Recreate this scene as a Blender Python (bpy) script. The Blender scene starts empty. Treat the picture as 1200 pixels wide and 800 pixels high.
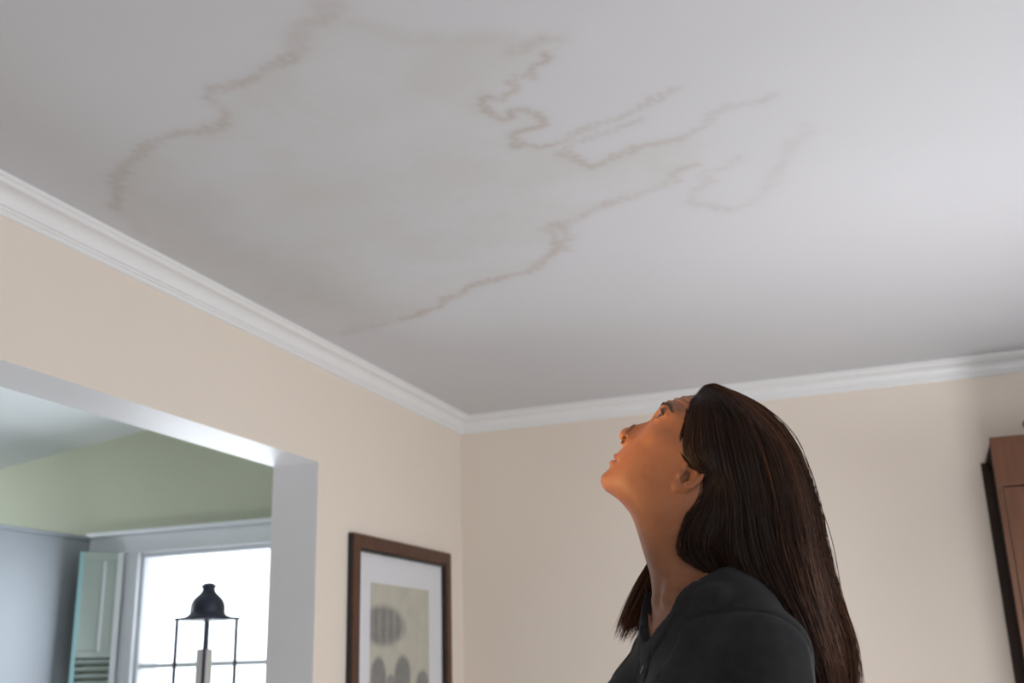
import bpy, bmesh, math, random
import numpy as np
from mathutils import Vector, Matrix

random.seed(7); RNG = np.random.default_rng(7)
scene = bpy.context.scene
col = scene.collection

# ---------------------------------------------------------------- camera
def look_axes(yaw, pitch, roll):
    f = Vector((-math.sin(yaw)*math.cos(pitch), math.cos(yaw)*math.cos(pitch), math.sin(pitch)))
    r0 = Vector((math.cos(yaw), math.sin(yaw), 0)); u0 = r0.cross(f)
    return r0*math.cos(roll)+u0*math.sin(roll), u0*math.cos(roll)-r0*math.sin(roll), f
cam_data = bpy.data.cameras.new('camera')
cam = bpy.data.objects.new('camera', cam_data); col.objects.link(cam)
r_, u_, f_ = look_axes(0.356928, 0.301230, -0.028639)
cam.matrix_world = Matrix(((r_.x, u_.x, -f_.x, 0), (r_.y, u_.y, -f_.y, 0), (r_.z, u_.z, -f_.z, 1.25), (0, 0, 0, 1)))
cam_data.sensor_width = 36.0; cam_data.lens = 37.73
cam_data.clip_start = 0.05
cam_data.dof.use_dof = True; cam_data.dof.focus_distance = 1.75; cam_data.dof.aperture_fstop = 4.5
scene.camera = cam

# ---------------------------------------------------------------- world, lights, exposure
world = bpy.data.worlds.new('overcast_sky'); scene.world = world
world.use_nodes = True
bg = world.node_tree.nodes['Background']
bg.inputs['Color'].default_value = (0.86, 0.93, 1.0, 1); bg.inputs['Strength'].default_value = 3.0

def area_light(name, loc, target, sx, sy, power, color, spread=180):
    d = bpy.data.lights.new(name, 'AREA'); d.shape = 'RECTANGLE'; d.size = sx; d.size_y = sy
    d.energy = power; d.color = color; d.spread = math.radians(spread)
    o = bpy.data.objects.new(name, d); col.objects.link(o); o.location = loc
    o.rotation_euler = (Vector(target)-Vector(loc)).to_track_quat('-Z', 'Y').to_euler()
    return o
# rear fill, daylight through an assumed right-wall window and the next room's window
area_light('rear_fill', (1.3, -2.5, 1.25), (0.0, 3.0, 1.8), 2.6, 1.5, 34, (0.95, 0.965, 1.0))  # assumed light from behind the camera, added as fill; rear wall is solid
area_light('assumed_daylight_right', (3.15, 1.5, 1.0), (-2.0, 2.6, 1.5), 1.6, 0.9, 36, (0.90, 0.95, 1.0))  # added light for an assumed, unseen right-wall window, brightening the left wall
# added fill with no lamp body, below the frame, brightening ceiling and back wall
fl = bpy.data.lights.new('back_wall_fill', 'POINT'); fl.energy = 60; fl.color = (0.94, 0.96, 1.0); fl.shadow_soft_size = 0.18
flo = bpy.data.objects.new('back_wall_fill', fl); col.objects.link(flo); flo.location = (0.34, 3.08, 0.86)
area_light('window_daylight_far', (-3.4, 4.84, 1.42), (-3.2, 2.5, 1.2), 1.2, 1.0, 18, (0.84, 0.92, 1.0))
area_light('next_room_side_fill', (-6.2, 3.7, 2.12), (-4.0, 4.5, 2.4), 0.9, 0.36, 30, (0.88, 0.94, 1.0))  # added fill from the left for green wall and sloped ceiling, no window there
area_light('soffit_fill', (-3.9, 3.3, 0.25), (-2.8, 2.8, 2.4), 0.9, 1.0, 14, (0.88, 0.94, 1.0))  # added upward fill near the floor, brightening the opening's soffit
# assumed warm lamp out of frame on the left, shining up at the face
lamp = bpy.data.lights.new('assumed_lamp_light', 'SPOT'); lamp.energy = 132; lamp.color = (1.0, 0.60, 0.28)
lamp.spot_size = math.radians(15); lamp.spot_blend = 1.0; lamp.shadow_soft_size = 0.09
lo = bpy.data.objects.new('assumed_lamp_light', lamp); col.objects.link(lo); lo.location = (-1.40, 1.02, 1.43)
lo.rotation_euler = (Vector((-0.42, 1.52, 1.590))-Vector(lo.location)).to_track_quat('-Z', 'Y').to_euler()

vs = scene.view_settings
scene.display_settings.display_device = 'sRGB'
vs.view_transform = 'Standard'; vs.look = 'None'; vs.gamma = 1.0; vs.use_curve_mapping = False
vs.exposure = 0.08

# ---------------------------------------------------------------- helpers
def tag(o, label=None, cat=None, group=None, kind=None):
    if label: o['label'] = label
    if cat: o['category'] = cat
    if group: o['group'] = group
    if kind: o['kind'] = kind
    return o
def link(name, me, mats=None, parent=None):
    o = bpy.data.objects.new(name, me); col.objects.link(o)
    if mats is not None:
        for m in (mats if isinstance(mats, (list, tuple)) else [mats]): me.materials.append(m)
    if parent is not None: o.parent = parent
    return o
def empty(name, loc, rz=0):
    o = bpy.data.objects.new(name, None); col.objects.link(o); o.location = loc; o.rotation_euler = (0, 0, rz)
    o.empty_display_size = 0.1
    return o
def np_mesh(name, V, faces, smooth=True):
    """faces: int array (n,k)"""
    V = np.asarray(V, np.float32); faces = np.asarray(faces, np.int32)
    n, k = faces.shape
    me = bpy.data.meshes.new(name)
    me.vertices.add(len(V)); me.vertices.foreach_set('co', V.ravel())
    me.loops.add(n*k); me.loops.foreach_set('vertex_index', faces.ravel())
    me.polygons.add(n); me.polygons.foreach_set('loop_start', np.arange(0, n*k, k, dtype=np.int32))
    try: me.polygons.foreach_set('loop_total', np.full(n, k, np.int32))
    except Exception: pass
    me.polygons.foreach_set('use_smooth', np.full(n, smooth, bool))
    me.update(calc_edges=True); me.validate()
    return me
def attr(me, name, vals):
    a = me.attributes.new(name, 'FLOAT', 'POINT'); a.data.foreach_set('value', np.asarray(vals, np.float32))
def bm_box(bm, x0, x1, y0, y1, z0, z1, mi=0):
    vs_ = [bm.verts.new(p) for p in ((x0,y0,z0),(x1,y0,z0),(x1,y1,z0),(x0,y1,z0),(x0,y0,z1),(x1,y0,z1),(x1,y1,z1),(x0,y1,z1))]
    for q in ((0,3,2,1),(4,5,6,7),(0,1,5,4),(1,2,6,5),(2,3,7,6),(3,0,4,7)):
        f = bm.faces.new([vs_[i] for i in q]); f.material_index = mi
def from_bm(name, bm, mats, parent=None, bevel=0, smooth=False):
    if bevel:
        bmesh.ops.bevel(bm, geom=list(bm.edges), offset=bevel, segments=2, profile=0.6, affect='EDGES', clamp_overlap=True)
    bmesh.ops.recalc_face_normals(bm, faces=bm.faces)
    me = bpy.data.meshes.new(name); bm.to_mesh(me); bm.free()
    if smooth: me.polygons.foreach_set('use_smooth', np.ones(len(me.polygons), bool))
    return link(name, me, mats, parent)
def box(name, b, mat, parent=None, bevel=0.0):
    bm = bmesh.new(); bm_box(bm, *b); return from_bm(name, bm, mat, parent, bevel)
def lathe(name, prof, mat, parent=None, seg=40, loc=(0,0,0), square=0.0):
    V = []; F = []
    for r, z in prof:
        for k in range(seg):
            t = 2*math.pi*k/seg
            c, s = math.cos(t), math.sin(t)
            q = r
            if square: q = r*((abs(c)**(2+6*square)+abs(s)**(2+6*square))**(-1/(2+6*square)))
            V.append((loc[0]+q*c, loc[1]+q*s, loc[2]+z))
    n = len(prof)
    for i in range(n-1):
        for k in range(seg):
            F.append((i*seg+k, i*seg+(k+1) % seg, (i+1)*seg+(k+1) % seg, (i+1)*seg+k))
    return link(name, np_mesh(name, V, F), mat, parent)
def tube_mesh(P, R, sides=3):
    """P (n,m,3) R (n,m) -> verts, quads"""
    P = np.asarray(P, np.float32); n, m, _ = P.shape
    T = np.gradient(P, axis=1); T /= np.linalg.norm(T, axis=2, keepdims=True)+1e-9
    ref = np.array([0.31, -0.9, 0.3], np.float32)
    A = np.cross(T, ref); A /= np.linalg.norm(A, axis=2, keepdims=True)+1e-9
    B = np.cross(T, A)
    ang = np.arange(sides)*2*np.pi/sides
    V = P[:, :, None, :]+R[:, :, None, None]*(np.cos(ang)[None, None, :, None]*A[:, :, None, :]+np.sin(ang)[None, None, :, None]*B[:, :, None, :])
    idx = np.arange(n*m*sides).reshape(n, m, sides)
    a = idx[:, :-1, :]; b = np.roll(idx, -1, 2)[:, :-1, :]; c = np.roll(idx, -1, 2)[:, 1:, :]; d = idx[:, 1:, :]
    return V.reshape(-1, 3), np.stack([a, b, c, d], -1).reshape(-1, 4)

# ---------------------------------------------------------------- materials
def new_mat(name):
    m = bpy.data.materials.new(name); m.use_nodes = True
    nt = m.node_tree; return m, nt, nt.nodes['Principled BSDF']
def node(nt, t, **kw):
    n = nt.nodes.new(t)
    for k, v in kw.items(): setattr(n, k, v)
    return n
def mix_rgb(nt, fac, a, b):
    n = node(nt, 'ShaderNodeMix', data_type='RGBA')
    for s, v in ((0, fac), (6, a), (7, b)):
        if hasattr(v, 'is_output') or isinstance(v, bpy.types.NodeSocket): nt.links.new(v, n.inputs[s])
        else: n.inputs[s].default_value = v if s == 0 else (*v, 1)
    return n.outputs[2]
def noise(nt, scale, detail=3, rough=0.5, vec=None):
    t = node(nt, 'ShaderNodeTexNoise'); t.inputs['Scale'].default_value = scale
    t.inputs['Detail'].default_value = detail; t.inputs['Roughness'].default_value = rough
    if vec is None:
        tc = node(nt, 'ShaderNodeTexCoord'); vec = tc.outputs['Object']
    nt.links.new(vec, t.inputs['Vector'])
    return t.outputs['Fac']
def ramp(nt, fac, lo, hi):
    r = node(nt, 'ShaderNodeMapRange'); r.inputs[1].default_value = lo; r.inputs[2].default_value = hi
    nt.links.new(fac, r.inputs[0]); return r.outputs[0]
def bump(nt, b, h, strength, dist):
    n = node(nt, 'ShaderNodeBump'); n.inputs['Strength'].default_value = strength; n.inputs['Distance'].default_value = dist
    nt.links.new(h, n.inputs['Height']); nt.links.new(n.outputs[0], b.inputs['Normal'])
def plain(name, c, rough=0.5, var=0.06, scale=6, bump_s=0.0, bump_scale=120, metal=0.0, coat=0.0):
    m, nt, b = new_mat(name)
    f = ramp(nt, noise(nt, scale), 0.35, 0.65)
    c2 = tuple(x*(1-var) for x in c)
    nt.links.new(mix_rgb(nt, f, c, c2), b.inputs['Base Color'])
    b.inputs['Roughness'].default_value = rough; b.inputs['Metallic'].default_value = metal
    if coat: b.inputs['Coat Weight'].default_value = coat
    if bump_s: bump(nt, b, noise(nt, bump_scale, 2), bump_s, 0.002)
    return m
def wood(name, c1, c2, rough=0.45, axis=(14, 14, 1.2)):
    m, nt, b = new_mat(name)
    tc = node(nt, 'ShaderNodeTexCoord'); mp = node(nt, 'ShaderNodeMapping'); mp.inputs['Scale'].default_value = axis
    nt.links.new(tc.outputs['Object'], mp.inputs[0])
    f = ramp(nt, noise(nt, 4, 6, 0.65, mp.outputs[0]), 0.35, 0.68)
    nt.links.new(mix_rgb(nt, f, c1, c2), b.inputs['Base Color'])
    b.inputs['Roughness'].default_value = rough; b.inputs['Specular IOR Level'].default_value = 0.3
    bump(nt, b, f, 0.08, 0.001)
    return m
def glass(name, tint=(1, 1, 1), rough=0.0):
    m, nt, b = new_mat(name)
    nt.nodes.remove(b)
    out = nt.nodes['Material Output']
    tr = node(nt, 'ShaderNodeBsdfTransparent'); tr.inputs[0].default_value = (*tint, 1)
    gl = node(nt, 'ShaderNodeBsdfGlossy'); gl.inputs['Roughness'].default_value = rough
    lw_ = node(nt, 'ShaderNodeLayerWeight'); lw_.inputs['Blend'].default_value = 0.5
    pw = node(nt, 'ShaderNodeMath', operation='POWER'); nt.links.new(lw_.outputs['Facing'], pw.inputs[0]); pw.inputs[1].default_value = 4.0
    fr = node(nt, 'ShaderNodeMapRange'); fr.inputs[3].default_value = 0.02; fr.inputs[4].default_value = 0.5
    nt.links.new(pw.outputs[0], fr.inputs[0])
    mx = node(nt, 'ShaderNodeMixShader')
    nt.links.new(fr.outputs[0], mx.inputs[0]); nt.links.new(tr.outputs[0], mx.inputs[1]); nt.links.new(gl.outputs[0], mx.inputs[2])
    nt.links.new(mx.outputs[0], out.inputs['Surface'])
    return m

M = {}
M['beige'] = plain('beige_wall_paint', (0.765, 0.675, 0.585), 0.85, 0.03, 1.5, 0.08, 160)
M['white_trim'] = plain('white_trim_paint', (0.80, 0.80, 0.80), 0.35, 0.02, 3, 0.03, 60)
M['opening_paint'] = plain('white_satin_paint', (0.86, 0.85, 0.86), 0.48, 0.03, 3, 0.05, 40)
M['green'] = plain('sage_green_wall_paint', (0.445, 0.465, 0.355), 0.8, 0.04, 1.5, 0.05, 120)
M['white_ceiling2'] = plain('white_ceiling_paint', (0.78, 0.80, 0.81), 0.8, 0.03, 1.2)
M['floor'] = wood('grey_oak_floor', (0.36, 0.32, 0.29), (0.28, 0.245, 0.22), 0.4, (6, 0.6, 6))
M['bluegrey'] = plain('blue_grey_cupboard_paint', (0.32, 0.345, 0.385), 0.45, 0.04, 2)
M['window_white'] = plain('window_frame_paint', (0.72, 0.74, 0.78), 0.4, 0.03, 3)
M['turquoise'] = plain('pale_turquoise_paint', (0.33, 0.58, 0.60), 0.4, 0.08, 4)
M['shutter_panel'] = plain('pale_grey_green_paint', (0.40, 0.47, 0.44), 0.3, 0.06, 3)
M['glass'] = glass('window_glass')
M['lantern_glass'] = glass('lantern_glass', (0.98, 0.985, 0.985))
M['lantern_metal'] = plain('dark_lantern_metal', (0.022, 0.023, 0.05), 0.45, 0.2, 12)
M['candle'] = plain('candle_wax', (0.80, 0.74, 0.72), 0.5, 0.05)
M['pedestal'] = plain('pedestal_paint', (0.6, 0.6, 0.58), 0.5)
M['frame_brown'] = wood('walnut_frame', (0.10, 0.042, 0.022), (0.055, 0.023, 0.013), 0.4)
M['frame_black'] = plain('black_frame_edge', (0.008, 0.008, 0.008), 0.35, 0.2)
M['mat_board'] = plain('white_mat_board', (0.66, 0.66, 0.68), 0.8, 0.02)
M['cabinet'] = wood('reddish_brown_wood', (0.105, 0.042, 0.019), (0.072, 0.027, 0.0125), 0.45)
M['cabinet_dark'] = wood('dark_brown_wood', (0.035, 0.018, 0.011), (0.022, 0.012, 0.008), 0.6)
M['brass'] = plain('dark_brass', (0.16, 0.10, 0.04), 0.4, 0.2, 20, metal=0.8)

# ---------------------------------------------------------------- the room shell
XL, XLB, YB, XR, YR, H = -2.12, -2.32, 4.90, 3.25, -2.6, 2.5
JY, OY, HZ = 3.53, 1.15, 2.048           # opening: far jamb, near jamb, head height
def wall_piece_mats(o, rule):
    me = o.data
    for p in me.polygons: p.material_index = rule(p)
bm = bmesh.new()
bm_box(bm, XLB, XL, YR, OY, 0, 3.0); bm_box(bm, XLB, XL, JY, YB, 0, 3.0); bm_box(bm, XLB, XL, OY, JY, HZ, 3.0)
wl = from_bm('wall_left', bm, [M['beige'], M['opening_paint'], M['green']]); tag(wl, kind='structure')
def rule(p):
    n = p.normal
    if n.x > 0.9: return 0
    if n.x < -0.9: return 2
    return 1
wall_piece_mats(wl, rule)
tag(box('wall_back', (XLB, XR+0.2, YB, YB+0.2, 0, 2.7), M['beige']), kind='structure')
bm = bmesh.new()   # right wall with assumed window openings (out of frame)
bm_box(bm, XR, XR+0.2, YR, -1.8, 0, 2.7); bm_box(bm, XR, XR+0.2, 0.4, 1.6, 0, 2.7); bm_box(bm, XR, XR+0.2, 3.0, YB, 0, 2.7)
bm_box(bm, XR, XR+0.2, 1.6, 3.0, 0, 0.45); bm_box(bm, XR, XR+0.2, 1.6, 3.0, 1.75, 2.7)
bm_box(bm, XR, XR+0.2, -1.8, 0.4, 0, 0.45); bm_box(bm, XR, XR+0.2, -1.8, 0.4, 2.15, 2.7)
tag(from_bm('wall_right', bm, M['beige']), kind='structure')
tag(box('wall_rear', (-6.3, XR+0.2, YR-0.2, YR, 0, 3.0), M['beige']), kind='structure')
tag(box('floor', (-6.3, XR+0.2, YR-0.2, YB+0.2, -0.2, 0), M['floor']), kind='structure')

# next room: window wall, side wall, sloping ceiling
WX0, WX1, WZ0, WZ1 = -4.06, -2.74, 0.85, 1.955
bm = bmesh.new()
bm_box(bm, -6.3, WX0, YB, YB+0.2, 0, 3.1); bm_box(bm, WX1, XLB, YB, YB+0.2, 0, 3.1)
bm_box(bm, WX0, WX1, YB, YB+0.2, 0, WZ0); bm_box(bm, WX0, WX1, YB, YB+0.2, WZ1, 3.1)
wf_ = from_bm('wall_far', bm, [M['green'], M['window_white']]); tag(wf_, kind='structure')
wall_piece_mats(wf_, lambda p: 0 if abs(p.normal.y) > .9 else 1)
tag(box('wall_side', (-6.5, -6.3, YR, YB+0.2, 0, 3.0), M['green']), kind='structure')
sl = lambda x: 2.652+0.1225*(x+4.062)
V = [(-6.5, YR, sl(-6.5)), (XLB, YR, sl(XLB)), (XLB, YB+.1, sl(XLB)), (-6.5, YB+.1, sl(-6.5))]
V += [(a, b, c+0.15) for a, b, c in V]
tag(link('ceiling_sloped', np_mesh('ceiling_sloped', V, [(3,2,1,0),(4,5,6,7),(0,1,5,4),(1,2,6,5),(2,3,7,6),(3,0,4,7)], False), M['white_ceiling2']), kind='structure')

# ---------------------------------------------------------------- main ceiling with water-stain outlines
STAINS = [  # (strength, half width, points in metres on the ceiling)
 (1.0, .011, [(-1.952, 2.149), (-1.873, 2.065), (-1.832, 2.011), (-1.792, 1.98), (-1.737, 1.936), (-1.693, 1.921), (-1.627, 1.886), (-1.577, 1.871), (-1.536, 1.865), (-1.497, 1.869), (-1.469, 1.89), (-1.436, 1.878), (-1.402, 1.87), (-1.373, 1.839), (-1.363, 1.801), (-1.361, 1.773), (-1.345, 1.74), (-1.307, 1.737), (-1.266, 1.735), (-1.217, 1.726), (-1.173, 1.708), (-1.122, 1.694), (-1.091, 1.679)]),
 (0.75, .020, [(-1.091, 1.679), (-1.047, 1.623), (-1.025, 1.594), (-0.989, 1.599), (-0.955, 1.583), (-0.935, 1.582), (-0.945, 1.551)]),
 (0.30, .020, [(-0.935, 1.60), (-0.90, 1.66), (-0.85, 1.72), (-0.78, 1.76), (-0.70, 1.78), (-0.66, 1.82)]),
 (0.75, .017, [(-0.569, 1.856), (-0.591, 1.837), (-0.62, 1.841), (-0.653, 1.851), (-0.675, 1.859)]),
 (0.40, .008, [(-0.575, 1.862), (-0.60, 1.885), (-0.609, 1.888), (-0.612, 1.91)]),
 (1.25, .0095, [(-0.609, 1.888), (-0.618, 1.92), (-0.651, 1.927), (-0.668, 1.946), (-0.663, 1.975), (-0.68, 1.952), (-0.708, 1.955), (-0.721, 1.969), (-0.715, 1.995), (-0.732, 2.008), (-0.751, 2.016), (-0.763, 2.035), (-0.774, 2.022), (-0.795, 2.001), (-0.812, 2.022), (-0.816, 2.063), (-0.807, 2.093), (-0.796, 2.12), (-0.773, 2.116), (-0.767, 2.084), (-0.741, 2.087), (-0.719, 2.114), (-0.706, 2.155), (-0.72, 2.184), (-0.744, 2.183), (-0.773, 2.184), (-0.803, 2.194), (-0.806, 2.226), (-0.821, 2.254), (-0.79, 2.248), (-0.768, 2.282), (-0.735, 2.282)]),
 (0.70, .008, [(-0.735, 2.282), (-0.7, 2.278), (-0.656, 2.245), (-0.622, 2.237), (-0.587, 2.229), (-0.55, 2.223), (-0.508, 2.207), (-0.465, 2.183), (-0.425, 2.158), (-0.381, 2.137)]),
 (0.60, .008, [(-0.743, 2.338), (-0.699, 2.308), (-0.66, 2.291), (-0.613, 2.278), (-0.567, 2.27), (-0.525, 2.257), (-0.486, 2.243)]),
 (0.95, .010, [(-0.73, 2.334), (-0.703, 2.356), (-0.695, 2.401), (-0.677, 2.441), (-0.644, 2.429), (-0.61, 2.408), (-0.569, 2.395), (-0.548, 2.375), (-0.51, 2.382), (-0.467, 2.381), (-0.424, 2.381)]),
 (0.60, .009, [(-0.424, 2.381), (-0.386, 2.35), (-0.353, 2.342), (-0.339, 2.299), (-0.303, 2.271), (-0.261, 2.276), (-0.212, 2.277), (-0.183, 2.248)]),
 (0.55, .013, [(-1.959, 3.404), (-1.857, 3.383), (-1.757, 3.363), (-1.674, 3.337)]),
 (1.15, .012, [(-1.674, 3.337), (-1.606, 3.326), (-1.545, 3.282), (-1.492, 3.277), (-1.436, 3.204), (-1.371, 3.186), (-1.311, 3.121), (-1.244, 3.108), (-1.144, 3.084), (-1.067, 3.077), (-1.012, 3.004), (-0.951, 2.953), (-0.917, 2.893), (-0.872, 2.863), (-0.87, 2.792), (-0.877, 2.748)]),
 (0.85, .011, [(-0.917, 2.96), (-0.93, 2.89), (-0.905, 2.83), (-0.915, 2.77), (-0.877, 2.748), (-0.817, 2.749), (-0.765, 2.707), (-0.735, 2.689), (-0.694, 2.676), (-0.641, 2.663), (-0.589, 2.65), (-0.536, 2.627), (-0.501, 2.608), (-0.486, 2.559), (-0.448, 2.543), (-0.413, 2.537)]),
 (0.55, .012, [(-0.309, 2.542), (-0.344, 2.579), (-0.38, 2.595), (-0.413, 2.591), (-0.42, 2.662), (-0.449, 2.689), (-0.487, 2.757), (-0.465, 2.792), (-0.424, 2.829), (-0.381, 2.862), (-0.329, 2.841)]),
 (0.38, .016, [(-0.329, 2.841), (-0.299, 2.793), (-0.26, 2.733), (-0.234, 2.661), (-0.207, 2.619), (-0.185, 2.526), (-0.139, 2.488), (-0.136, 2.428)]),
 (0.35, .018, [(-1.952, 2.149), (-1.955, 2.21), (-1.985, 2.27), (-2.0, 2.33)]),
]
WET = [(-1.99, 2.33), (-1.952, 2.149), (-1.737, 1.936), (-1.497, 1.869), (-1.373, 1.839), (-1.361, 1.773), (-1.217, 1.726), (-1.091, 1.679), (-1.025, 1.594), (-0.935, 1.57), (-0.85, 1.72), (-0.70, 1.78), (-0.569, 1.856), (-0.66, 1.93), (-0.81, 2.04), (-0.72, 2.09), (-0.71, 2.17), (-0.82, 2.24), (-0.735, 2.282), (-0.68, 2.43), (-0.55, 2.375), (-0.42, 2.38), (-0.36, 2.45), (-0.50, 2.6), (-0.8, 2.73), (-0.92, 2.89), (-1.07, 3.07), (-1.37, 3.19), (-1.60, 3.32), (-1.96, 3.40), (-2.05, 3.40), (-2.05, 2.4)]
def fract(pts, amp, wav=0.030):
    P = np.array(pts, float); d = np.r_[0, np.cumsum(np.hypot(*np.diff(P, axis=0).T))]
    t = np.arange(0, d[-1], 0.005); Q = np.stack([np.interp(t, d, P[:, 0]), np.interp(t, d, P[:, 1])], -1)
    T = np.gradient(Q, axis=0); T /= np.linalg.norm(T, axis=1, keepdims=True)+1e-9
    N = np.stack([-T[:, 1], T[:, 0]], -1)
    ph = np.cumsum(RNG.uniform(0.4, 1.6, len(t)))*0.005*2*np.pi/wav
    env = 0.55+0.45*np.sin(t*2*np.pi/0.21+RNG.uniform(0, 6))
    return Q+N*(amp*env*np.sin(ph)+amp*0.4*np.sin(ph*2.3+1))[:, None]+T*(amp*0.8*env*np.cos(ph*1.3))[:, None]
def seg_dist(X, Y, a, b):
    d = b-a; t = np.clip(((X-a[0])*d[0]+(Y-a[1])*d[1])/(d@d+1e-12), 0, 1)
    return np.hypot(X-a[0]-t*d[0], Y-a[1]-t*d[1])
def inside_poly(X, Y, P):
    c = np.zeros(X.shape, bool); n = len(P)
    for i in range(n):
        x0, y0 = P[i-1]; x1, y1 = P[i]
        if y0 == y1: continue
        c ^= ((y0 > Y) != (y1 > Y)) & (X < (x1-x0)*(Y-y0)/(y1-y0)+x0)
    return c
def box_blur(A, r, it=2):
    for _ in range(it):
        for ax in (0, 1):
            k = 2*r+1
            pad = [(r+1, r) if i == ax else (0, 0) for i in range(2)]
            C = np.cumsum(np.pad(A, pad, mode='edge'), axis=ax)
            A = (np.take(C, range(k, C.shape[ax]), ax)-np.take(C, range(0, C.shape[ax]-k), ax))/k
    return A
def build_ceiling():
    fx = np.arange(-2.12, -0.08, 0.0045); fy = np.arange(1.5, 3.46, 0.0050)
    xs = np.concatenate([[XLB+.05, -2.2], fx, np.linspace(-0.05, XR+0.1, 12)])
    ys = np.concatenate([np.linspace(YR-.1, 1.45, 12), fy, np.linspace(3.5, YB+.1, 8)])
    X, Y = np.meshgrid(xs, ys, indexing='ij')
    S = np.zeros(X.shape)
    for st, w, pts in STAINS:
        P = fract(pts, 0.0125 if len(pts) < 30 else 0.006)
        lo = P.min(0)-.06; hi = P.max(0)+.06
        i0, i1 = np.searchsorted(xs, [lo[0], hi[0]]); j0, j1 = np.searchsorted(ys, [lo[1], hi[1]])
        D = np.full((i1-i0, j1-j0), 9.0); sx = X[i0:i1, j0:j1]; sy = Y[i0:i1, j0:j1]
        for a, b in zip(P[:-1], P[1:]): D = np.minimum(D, seg_dist(sx, sy, a, b))
        v = st*(np.exp(-(D/w)**2)*0.8+0.22*np.exp(-(D/(w*2.6))**2))
        S[i0:i1, j0:j1] = np.maximum(S[i0:i1, j0:j1], v)
    Wt = inside_poly(X, Y, fract(WET, 0.01).tolist()).astype(float)
    Wt = box_blur(Wt, 5)
    nx, ny = X.shape
    idx = np.arange(nx*ny).reshape(nx, ny)
    F = np.stack([idx[:-1, :-1], idx[:-1, 1:], idx[1:, 1:], idx[1:, :-1]], -1).reshape(-1, 4)
    Vv = np.stack([X.ravel(), Y.ravel(), np.full(X.size, H)], -1)
    me = np_mesh('ceiling', Vv, F, False)
    attr(me, 'stain', S.ravel()); attr(me, 'wet', Wt.ravel())
    m, nt, b = new_mat('stained_ceiling_paint')
    f = ramp(nt, noise(nt, 1.3, 4, 0.6), 0.3, 0.7)
    base = mix_rgb(nt, f, (0.655, 0.655, 0.678), (0.625, 0.627, 0.648))
    aw = node(nt, 'ShaderNodeAttribute', attribute_name='wet'); as_ = node(nt, 'ShaderNodeAttribute', attribute_name='stain')
    n2 = ramp(nt, noise(nt, 3.2, 4, 0.6), 0.3, 0.75)
    mw = node(nt, 'ShaderNodeMath', operation='MULTIPLY'); nt.links.new(aw.outputs['Fac'], mw.inputs[0]); nt.links.new(n2, mw.inputs[1])
    base = mix_rgb(nt, mw.outputs[0], base, (0.590, 0.582, 0.568))
    n3 = ramp(nt, noise(nt, 17, 4, 0.6), 0.15, 0.6)
    ms = node(nt, 'ShaderNodeMath', operation='MULTIPLY'); nt.links.new(as_.outputs['Fac'], ms.inputs[0]); nt.links.new(n3, ms.inputs[1])
    ms2 = node(nt, 'ShaderNodeMath', operation='MULTIPLY', use_clamp=True); nt.links.new(ms.outputs[0], ms2.inputs[0]); ms2.inputs[1].default_value = 0.42
    base = mix_rgb(nt, ms2.outputs[0], base, (0.41, 0.325, 0.26))
    nt.links.new(base, b.inputs['Base Color']); b.inputs['Roughness'].default_value = 0.75
    bump(nt, b, noise(nt, 60, 3), 0.06, 0.002)
    tag(link('ceiling', me, m), kind='structure')
    tag(box('ceiling_slab', (XLB+.2, XR+.2, YR-.1, YB+.2, H+.004, H+.12), M['white_ceiling2']), kind='structure')
build_ceiling()

# ---------------------------------------------------------------- crown moulding
prof = [(0.075, 0.0), (0.075, -0.011), (0.069, -0.014), (0.066, -0.018), (0.064, -0.021), (0.060, -0.022)]
for k in range(9):
    t = k/8*math.pi/2
    prof.append((0.060-0.036*math.sin(t), -0.023-0.034*(1-math.cos(t))))
prof += [(0.023, -0.059), (0.017, -0.0595), (0.0175, -0.064), (0.015, -0.067), (0.011, -0.068), (0.0115, -0.073), (0.0085, -0.078), (0.0, -0.080)]
def moulding(name, path):
    """path: list of functions d -> (x,y), extruded profile"""
    V = []; n = len(prof)
    for fn in path:
        for d, z in prof:
            x, y = fn(d); V.append((x, y, H+z))
    F = []
    for s in range(len(path)-1):
        for i in range(n-1): F.append((s*n+i, s*n+i+1, (s+1)*n+i+1, (s+1)*n+i))
    me = np_mesh(name, V, F, False)
    bm = bmesh.new(); bm.from_mesh(me); bmesh.ops.recalc_face_normals(bm, faces=bm.faces); bm.to_mesh(me); bm.free()
    tag(link(name, me, M['white_trim']), kind='structure')
moulding('trim_1', [lambda d: (XL+d, YR), lambda d: (XL+d, YB-d)])
moulding('trim_2', [lambda d: (XL+d, YB-d), lambda d: (XR-d, YB-d)])
bb = lambda n, b: tag(box(n, b, M['white_trim'], None, 0.004), kind='structure')
bb('baseboard_back', (XL+.016, XR, YB-.016, YB, 0.0, 0.12)); bb('baseboard_left', (XL, XL+.016, JY+.002, YB, 0.0, 0.12))

# ---------------------------------------------------------------- window of the next room
win = empty('window_1', ((WX0+WX1)/2, YB, WZ0)); tag(win, kind='structure')
def wpart(name, b, mat, bevel=0.004):
    cx, cy, cz = win.location
    o = box(name, (b[0]-cx, b[1]-cx, b[2]-cy, b[3]-cy, b[4]-cz, b[5]-cz), mat, win, bevel); return o
T = 0.04
wpart('head_casing', (WX0-.33, WX1+.12, YB-.035, YB-.001, WZ1-.005, WZ1+.095), M['window_white'])
wpart('head_cap', (WX0-.34, WX1+.13, YB-.055, YB-.001, WZ1+.096, WZ1+.122), M['window_white'])
wpart('side_casing', (WX0-.10, WX0+.012, YB-.03, YB-.001, WZ0, WZ1-.006), M['window_white'])
wpart('side_casing', (WX1-.012, WX1+.10, YB-.03, YB-.001, WZ0, WZ1-.006), M['window_white'])
wpart('sill', (WX0-.14, WX1+.14, YB-.09, YB-.001, WZ0-.04, WZ0-.001), M['window_white'])
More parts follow.
